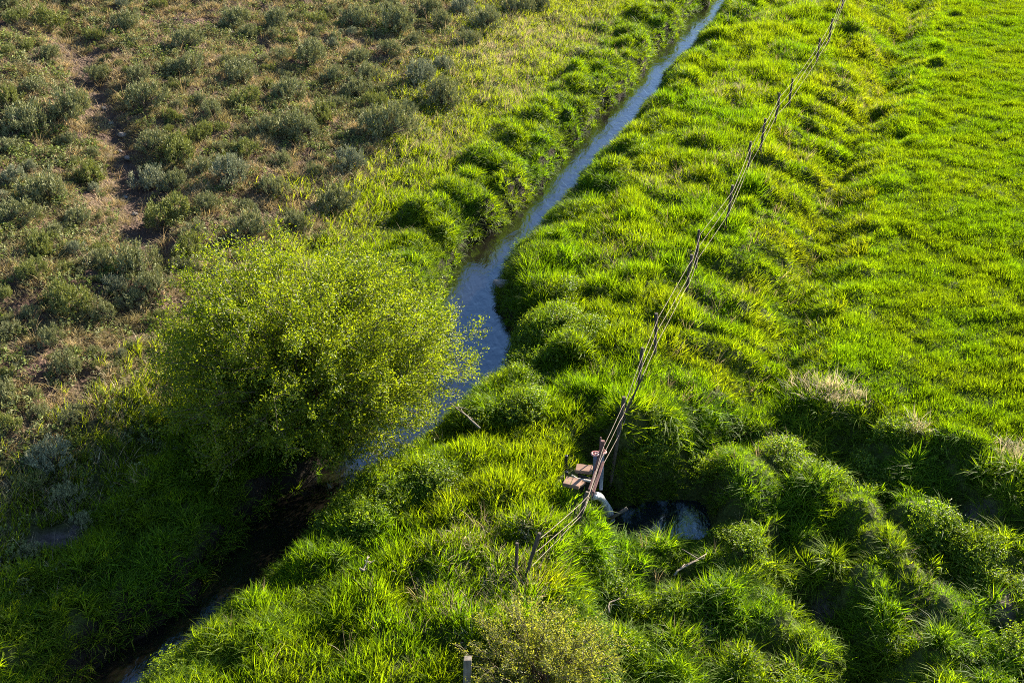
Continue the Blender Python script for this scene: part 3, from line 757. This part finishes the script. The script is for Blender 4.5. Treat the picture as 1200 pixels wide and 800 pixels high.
f = sub(d, (d['sage'] > .6) & (d['dl'] > 2.6) & (d['dg'] > .5) & (d['bare'] < .3) & (d['u'] < .35 + .65 * sstep(.4, .6, fbm(d['x'] * .5, d['y'] * .5, 163))))
bx_ = np.array([[b[0], b[1], b[3]] for b in bushes])
ok_ = np.array([(np.hypot(bx_[:, 0] - a, bx_[:, 1] - b) > bx_[:, 2] * .8).all() for a, b in zip(f['x'], f['y'])]); f = sub(f, ok_)
P, n = pts(f, .4); s = rng.uniform(.09, .20, len(P)) / .95
C_SEED = variants('seedling_sage', [q[0].copy() for q in SAGE[:4]], leaf_mat('small_sage_leaf', 'tint', .65, .15, (1.3, 1.3, .7), .12, .3))
scatter('sagebrush_seedlings', 'ankle high sagebrush seedlings filling gaps between the larger bushes', P, n, scl3(s, s * 1.1), lerp((.195, .205, .10), (.165, .185, .07), rng.random(len(P))), C_SEED, 'shrubs')
def region(px, py):
    if py > 440: return 'in the shade near the lower left creek bank'
    gxx = np.interp(py, [0, 60, 105, 140, 180, 220, 265], [58, 88, 112, 132, 146, 152, 168])
    if py > 272:
        return 'just above the willow crown' if px > 195 else ('on the left edge below the gully' if px < 100 else 'between the gully foot and the willow')
    if px > 470: return 'along the grassy upper edge of the slope'
    if px > 360: return 'on the dry slope above the green creek meadow' if py < 120 else 'where the slope meets the creek meadow'
    if px < gxx:
        return 'left of the gully in the upper corner' if py < 110 else 'left of the gully on the middle slope'
    if px < 250: return 'right of the gully near the top' if py < 130 else 'right of the gully at mid slope'
    return 'high on the open brown slope' if py < 120 else 'on the open slope above the willow'
regs = {}
for i, b in enumerate(bushes):
    if b[4]: regs.setdefault(region(b[5], b[6]), []).append(i)
lab = {}
for rg, ids in regs.items():
    left = list(ids); by = sorted(ids, key=lambda i: -bushes[i][3])
    def take(i, q):
        if i in left: lab[i] = q; left.remove(i)
    take(by[0], 'largest'); 
    if left: take(min(left, key=lambda i: bushes[i][5]) if min(ids, key=lambda i: bushes[i][5]) in left else -1, 'leftmost large')
    for key, q in ((lambda i: -bushes[i][5], 'rightmost large'), (lambda i: bushes[i][6], 'highest large'), (lambda i: -bushes[i][6], 'lowest large')):
        k_ = min(ids, key=key)
        if k_ in left: take(k_, q)
    for n_, i in enumerate(by):
        if i in left: take(i, ['largest', 'second largest', 'third largest', 'fourth largest', 'fifth largest', 'sixth largest', 'seventh largest', 'eighth largest', 'ninth largest', 'tenth largest', 'eleventh largest', 'twelfth largest'][n_])
cols = {2: 'olive green', 3: 'silvery', 7: 'olive green'}
first = {}
for i, (x, y, z, r, hero, px, py) in enumerate(bushes):
    v = int(rng.integers(0, 8)); me, wm = SAGE[v]; s = r / .95
    if hero:
        o = empty('sagebrush', (x, y, z)); link('foliage', me, None, o); link('stems', wm, None, o)
        tag(o, '%s %s sagebrush %s' % (lab[i], cols.get(v, 'grey-green'), region(px, py)), 'shrub', 'sagebrush on the dry slope')
    else:
        o = link('sagebrush', me, None); o.location = (x, y, z)
        tag(o, 'small low %s sagebrush scattered %s' % (cols.get(v, 'grey-green'), region(px, py)), 'shrub', 'small %s sagebrush %s' % (cols.get(v, 'grey-green'), region(px, py)))
    o.rotation_euler = (rng.normal(0, .06), rng.normal(0, .06), rng.uniform(0, 6.28)); q = rng.uniform(.85, 1.15)
    o.scale = (s, s * rng.uniform(.8, 1.1), s * q * 1.3)

# ------------------------------------------------------------------ fence
M_POST = solid('weathered_post', (.045, .035, .028), (.10, .08, .065), 20, .9, stretch=(1, 1, .15))
M_RED = solid('reddish_post', (.10, .045, .045), (.16, .085, .08), 18, .85, stretch=(1, 1, .15))
M_GREYWOOD = solid('grey_wood', (.10, .085, .07), (.19, .165, .14), 22, .9, stretch=(1, 1, .12))
M_WIRE = solid('dull_wire', (.25, .20, .165), (.36, .30, .25), 10, .9, 0, bump=0, spec=.1)
posts = [(614, 690, 1.05, 13), (675, 620, .80, 12), (694, 572, 1.1, 8), (722, 522, 1.15, 5), (746, 470, 1.1, 3), (767, 425, 1.1, -2), (803, 350, 1.15, 3), (815, 322, 1.1, 0), (850, 270, 1.1, 4), (876, 206, 1.0, 0), (889, 188, 1.1, 3),
         (907, 150, 1.05, 2), (924, 127, 1.05, 0), (956, 80, 1.0, 0), (970, 54, 1.0, 2), (986, 20, 1.0, -3), (1002, -12, 1.0, 0)]
fp = at(722, 522); fence = empty('wire_fence', (fp[0], fp[1], gz(fp[0:1], fp[1:2])[0]))
tag(fence, 'old three-strand wire fence on thin dark posts running along the berm', 'fence')
tops = []
for px, py, hgt, lean in posts:
    p = plane(px, py, .36) if px in (675, 694, 722) else at(px, py); p[2] = max(.30, gz(p[0:1], p[1:2])[0]) if px in (675, 694, 722) else gz(p[0:1], p[1:2])[0]
    le = R(lean); dirv = np.array([math.sin(le), rng.normal(0, .04), math.cos(le)])
    mb = MB(); b0 = p - np.array(fence.location)
    n = 5; mb.tube([b0 + dirv * (hgt * (k / n) - (.9 if px in (675, 694, 722) else .12) * (k == 0)) + rng.normal(0, .008, 3) * (0 < k < n) for k in range(n + 1)], [rng.uniform(.027, .038) for _ in range(n + 1)], 7)
    mb.build('post', M_RED if px in (694,) else M_POST, fence)
    tops.append((b0, dirv, hgt))
for frac in (.36, .64, .90):
    mb = MB(); line = []
    for k in range(len(tops) - 1):
        (a, da, ha), (b, db, hb) = tops[k], tops[k + 1]
        A = a + da * ha * frac + np.array([.04, 0, 0]); B = b + db * hb * frac + np.array([.04, 0, 0]) + np.array([0, 0, rng.normal(0, .035)])
        for t in np.linspace(0, 1, 7)[:-1]: line.append(A + (B - A) * t - np.array([0, 0, .05 * t * (1 - t) * rng.uniform(.6, 1.4)]))
    line.append(B)
    mb.tube(line, .0044, 5); mb.build('wire', M_WIRE, fence)
# loose stake beside the fence
def stake(name, label, px, py, hgt, lean, r, mat):
    p = at(px, py); p[2] = gz(p[0:1], p[1:2])[0]
    o = MB(); o.tube([(0, 0, -.1), (math.sin(R(lean)) * hgt * .5 + .01, 0, hgt * .5), (math.sin(R(lean)) * hgt, 0, hgt)], [r, r * .95, r * .85], 7)
    o = o.build(name, mat); o.location = p; tag(o, label, 'post'); return o
stake('wooden_stake', 'short thin dark stake standing alone left of the last fence post', 603, 684, .72, 3, .03, M_POST)
stake('leaning_stake', 'thin dark stake leaning right beside the fence above the headgate', 727, 524, .95, 22, .02, M_POST)
# weathered brace post at the bottom edge
p = at(548, 833); p[2] = gz(p[0:1], p[1:2])[0]
bp = empty('weathered_post', p); tag(bp, 'grey square weathered wooden post with a slanting rail at the bottom edge', 'post')
mb = MB(); mb.box((0, 0, .42), (.115, .115, 1.14), Matrix.Rotation(R(2), 3, 'Y'), .006); mb.build('post', M_GREYWOOD, bp, bevel=.01)
mb = MB(); mb.tube([(-.02, -.075, .55), (-.35, -.35, .28), (-.75, -.7, 0.0)], [.045, .047, .05], 8); mb.build('rail', M_GREYWOOD, bp, True)

# ------------------------------------------------------------------ headgate
M_PLANK = solid('pinkish_plank', (.17, .095, .065), (.28, .175, .125), 14, .85, stretch=(.15, 1, 1))
M_PLATE = solid('dark_steel', (.035, .035, .045), (.06, .055, .06), 12, .5, .6)
M_BLUE = solid('blue_paint', (.09, .12, .24), (.14, .20, .27), 10, .5)
M_REDWHEEL = solid('faded_red_paint', (.30, .06, .06), (.50, .34, .32), 12, .5)
M_CONC = solid('weathered_concrete', (.22, .21, .20), (.36, .34, .31), 12, .9)
h0 = plane(688, 580, .30)
hg = empty('irrigation_headgate', h0); tag(hg, 'rusty irrigation headgate with two plank decks and red handwheels by the pool', 'headgate')
def rel(px, py, z): return Vector(plane(px, py, z) - h0)      # z above the field
rz = lambda a: Matrix.Rotation(R(a), 3, 'Z')
mb = MB(); mb.box(rel(684.5, 549.5, .80), (.29, .20, .07), rz(-10)); mb.build('deck_plank', M_PLANK, hg, bevel=.006)
mb = MB(); mb.box(rel(671, 565.5, .84), (.29, .22, .07), rz(-20)); mb.build('deck_plank', M_PLANK, hg, bevel=.006)
mb = MB(); mb.box(rel(680, 568.5, .81), (.05, .22, .04), rz(-42)); mb.build('batten', M_PLANK, hg, bevel=.005)
mb = MB(); mb.box(rel(663, 556, .35), (.05, .05, .85)); mb.box(rel(663.5, 575, .30), (.05, .05, .85)); mb.box(rel(678, 576, .30), (.05, .05, .85)); mb.build('deck_leg', M_PLATE, hg, bevel=.005)
mb = MB(); mb.box(rel(685.5, 573, .48), (.26, .04, .55), rz(-25)); mb.build('gate_plate', M_PLATE, hg, bevel=.006)
mb = MB(); mb.tube([rel(670, 557, .80), rel(676, 561, .83), rel(692, 563.5, .80)], .024, 6); mb.build('crossbar', M_CONC, hg, True)
for a in ((696.5, 556), (705, 554)):
    b_ = rel(a[0], a[1], .45); mb = MB(); mb.box(b_ + Vector((0, 0, .04)), (.06, .06, .80)); mb.build('frame_post', M_BLUE, hg, bevel=.006)
    t_ = b_ + Vector((0, 0, .44)); mb = MB()
    mb.tube([t_ + Vector((.062 * math.cos(q), .062 * math.sin(q), .02)) for q in np.linspace(0, 2 * math.pi, 17)], .019, 6, False)
    for q in (0, math.pi / 2): mb.tube([t_ + Vector((.06 * math.cos(q), .06 * math.sin(q), .02)), t_ - Vector((.06 * math.cos(q), .06 * math.sin(q), -.02))], .01, 5)
    mb.tube([t_ - Vector((0, 0, .04)), t_ + Vector((0, 0, .03))], .02, 6)
    mb.build('handwheel', M_REDWHEEL, hg, True)
t_ = rel(702, 555, .45); mb = MB(); mb.tube([t_, t_ + Vector((0, 0, .80))], .014, 6); mb.build('gate_stem', M_RED, hg, True)
for a, b2 in (((703, 538), (690.5, 574)), ((707, 541), (695, 577))):
    mb = MB(); A = rel(a[0], a[1], .85); B = rel(b2[0], b2[1], .70); mb.box((A + B) / 2, (.045, (A - B).length, .035), (A - B).to_track_quat('Y', 'Z').to_matrix()); mb.build('side_rail', M_RED, hg, bevel=.005)
# outlet pipe and the water falling from it
P0 = Vector(plane(686, 574, .16)); P1 = Vector(plane(695, 582, .14))
mb = MB(); mb.tube([P0, P1], .10, 14); op = mb.build('outlet_pipe', M_PLATE, None, True); tag(op, 'short dark outlet pipe pouring white water into the pool', 'pipe')
mw, N, L = newmat('falling_water'); out = N.new('ShaderNodeOutputMaterial'); pr = N.new('ShaderNodeBsdfPrincipled'); pr.inputs['Roughness'].default_value = .25
nz = N.new('ShaderNodeTexNoise'); tc = N.new('ShaderNodeTexCoord'); mp = N.new('ShaderNodeMapping'); mp.inputs['Scale'].default_value = (18, 18, 2.5); L.new(tc.outputs['Object'], mp.inputs[0]); L.new(mp.outputs[0], nz.inputs[0]); nz.inputs['Scale'].default_value = 1.5; nz.inputs['Detail'].default_value = 5
rp = N.new('ShaderNodeValToRGB'); rp.color_ramp.elements[0].color = (.20, .22, .25, 1); rp.color_ramp.elements[1].color = (.62, .64, .66, 1); rp.color_ramp.elements[0].position = .35; rp.color_ramp.elements[1].position = .6; L.new(nz.outputs[0], rp.inputs[0]); L.new(rp.outputs[0], pr.inputs['Base Color'])
bm_ = N.new('ShaderNodeBump'); bm_.inputs['Strength'].default_value = .6; bm_.inputs['Distance'].default_value = .03; L.new(nz.outputs[0], bm_.inputs['Height']); L.new(bm_.outputs[0], pr.inputs['Normal']); L.new(pr.outputs[0], out.inputs[0])
E = Vector(plane(715, 610, ZP)); mb = MB(); pl = []
for t in np.linspace(0, 1, 12): pl.append(P1 + Vector(((E - P1).x * t, (E - P1).y * t, (E - P1).z * (.25 * t + .75 * t * t))))
mb.tube(pl, [.062 + .025 * math.sin(t * 9) * t + .03 * t for t in np.linspace(0, 1, 12)], 12); fw = mb.build('falling_water', mw, None, True)
tag(fw, 'white arc of water falling from the outlet pipe into the pool', 'water', kind='structure')
# grey pole lying over the pool edge
A = Vector(plane(713, 609, -.80)); B = Vector(plane(735, 595, -.55)); mb = MB(); mb.tube([A, B], [.03, .034], 8)
o = mb.build('wooden_pole', M_GREYWOOD, None, True); tag(o, 'straight grey pole propped slanting over the pool edge', 'pole')

# ------------------------------------------------------------------ dead branches and stones
M_DEAD = solid('bleached_wood', (.20, .16, .12), (.32, .27, .22), 15, .9)
def branch(label, px, py, ang, ln, seed, z=.3):
    g = np.random.default_rng(seed); p = at(px, py); p[2] = gz(p[0:1], p[1:2])[0] + z
    mb = MB(); d = np.array([math.cos(R(ang)), math.sin(R(ang)), .12])
    q = [d * ln * t + g.normal(0, .03, 3) for t in np.linspace(-.5, .5, 6)]; mb.tube(q, list(np.linspace(.02, .008, 6)), 6)
    for k in range(5):
        a = q[g.integers(1, 5)]; e = a + unit(d + g.normal(0, .8, 3) * np.array([1, 1, .5])) * ln * g.uniform(.2, .45); mb.tube([a, (a + e) / 2 + g.normal(0, .02, 3), e], [.011, .008, .004], 5)
    o = mb.build('dead_branch', M_DEAD, None, True); o.location = p; tag(o, label, 'branch', 'bleached dead branches')
branch('pale dead branch lying on the hummock just below the pool', 806, 690, 40, .8, 1, .35)
branch('bare twigs sticking out of the bank below the willow crown', 545, 512, 130, .9, 2, .35)
branch('pale dead branch beside the leafy shrub in the hollow', 720, 728, 50, .6, 3, .35)
branch('small dead twig in the tall grass of the lower berm', 430, 682, 60, .26, 4, .3)
branch('thin broken stick near the bare silt patch on the right', 1110, 642, 120, .4, 5, .3)
M_STONE = solid('grey_stone', (.14, .125, .115), (.25, .225, .21), 9, .85)
def stone(seed, r):
    import bmesh
    g = np.random.default_rng(seed); bm = bmesh.new(); bmesh.ops.create_icosphere(bm, subdivisions=2, radius=1)
    for v in bm.verts:
        v.co *= 1 + .22 * math.sin(v.co.x * 3 + seed) * math.cos(v.co.y * 2.6 + seed) + g.normal(0, .05); v.co.z *= .6
    me = bpy.data.meshes.new('stone'); bm.to_mesh(me); bm.free(); me.materials.append(M_STONE); return me
SM = [stone(i, 1) for i in range(3)]
for i, (px, py, r) in enumerate([(157, 41, .09), (191, 52, .07), (272, 39, .07), (142, 150, .12), (128, 135, .08), (147, 172, .1), (138, 165, .07), (152, 205, .09), (120, 118, .08), (145, 222, .07), (156, 240, .08)]):
    p = at(px, py); o = link('stone', SM[i % 3], None); o.location = (p[0], p[1], gz(p[0:1], p[1:2])[0] + r * .25); o.scale = (r, r * .8, r * .9); o.rotation_euler = (0, 0, i)
    g_ = i in (0, 1, 2)
    tag(o, 'small pale stone lying on the open upper slope' if g_ else 'small grey stone lying in the bare gully', 'stone', 'stones on the upper slope' if g_ else 'stones in the gully')
p = at(589, 343); o = link('creek_rock', SM[1], None); o.location = (p[0], p[1], gz(p[0:1], p[1:2])[0] + .15); o.scale = (.24, .16, .16); tag(o, 'flat grey rock under the grass on the right creek bank at the bend', 'rock')

# ------------------------------------------------------------------ light
AZ, EL = 41, 22
w = bpy.data.worlds.new('World'); scene.world = w; w.use_nodes = True
N = w.node_tree.nodes; L = w.node_tree.links; N.clear()
sky = N.new('ShaderNodeTexSky'); sky.sky_type = 'NISHITA'; sky.sun_disc = False; sky.sun_elevation = R(EL); sky.sun_rotation = R(AZ); sky.dust_density = .3; sky.ozone_density = 3
bg = N.new('ShaderNodeBackground'); bg.inputs[1].default_value = .06; wo = N.new('ShaderNodeOutputWorld')
L.new(sky.outputs[0], bg.inputs[0]); L.new(bg.outputs[0], wo.inputs[0])
sl = bpy.data.lights.new('sun', 'SUN'); sl.energy = 5.0; sl.angle = R(.5); sl.color = (1, .89, .70)
so = bpy.data.objects.new('sun', sl); col.objects.link(so)
sv = Vector((math.sin(R(AZ)) * math.cos(R(EL)), math.cos(R(AZ)) * math.cos(R(EL)), math.sin(R(EL))))
so.rotation_euler = sv.to_track_quat('Z', 'Y').to_euler(); so.location = (20, 40, 30)

scene.view_settings.view_transform = 'Standard'; scene.view_settings.look = 'None'; scene.view_settings.gamma = 1; scene.view_settings.exposure = 2.2
scene.cycles.max_bounces = 6; scene.cycles.transmission_bounces = 3; scene.cycles.diffuse_bounces = 3; scene.cycles.glossy_bounces = 2
scene.cycles.use_denoising = False; scene.cycles.pixel_filter_type = 'BLACKMAN_HARRIS'; scene.cycles.filter_width = 1.0
scene.cycles.caustics_reflective = False; scene.cycles.caustics_refractive = False
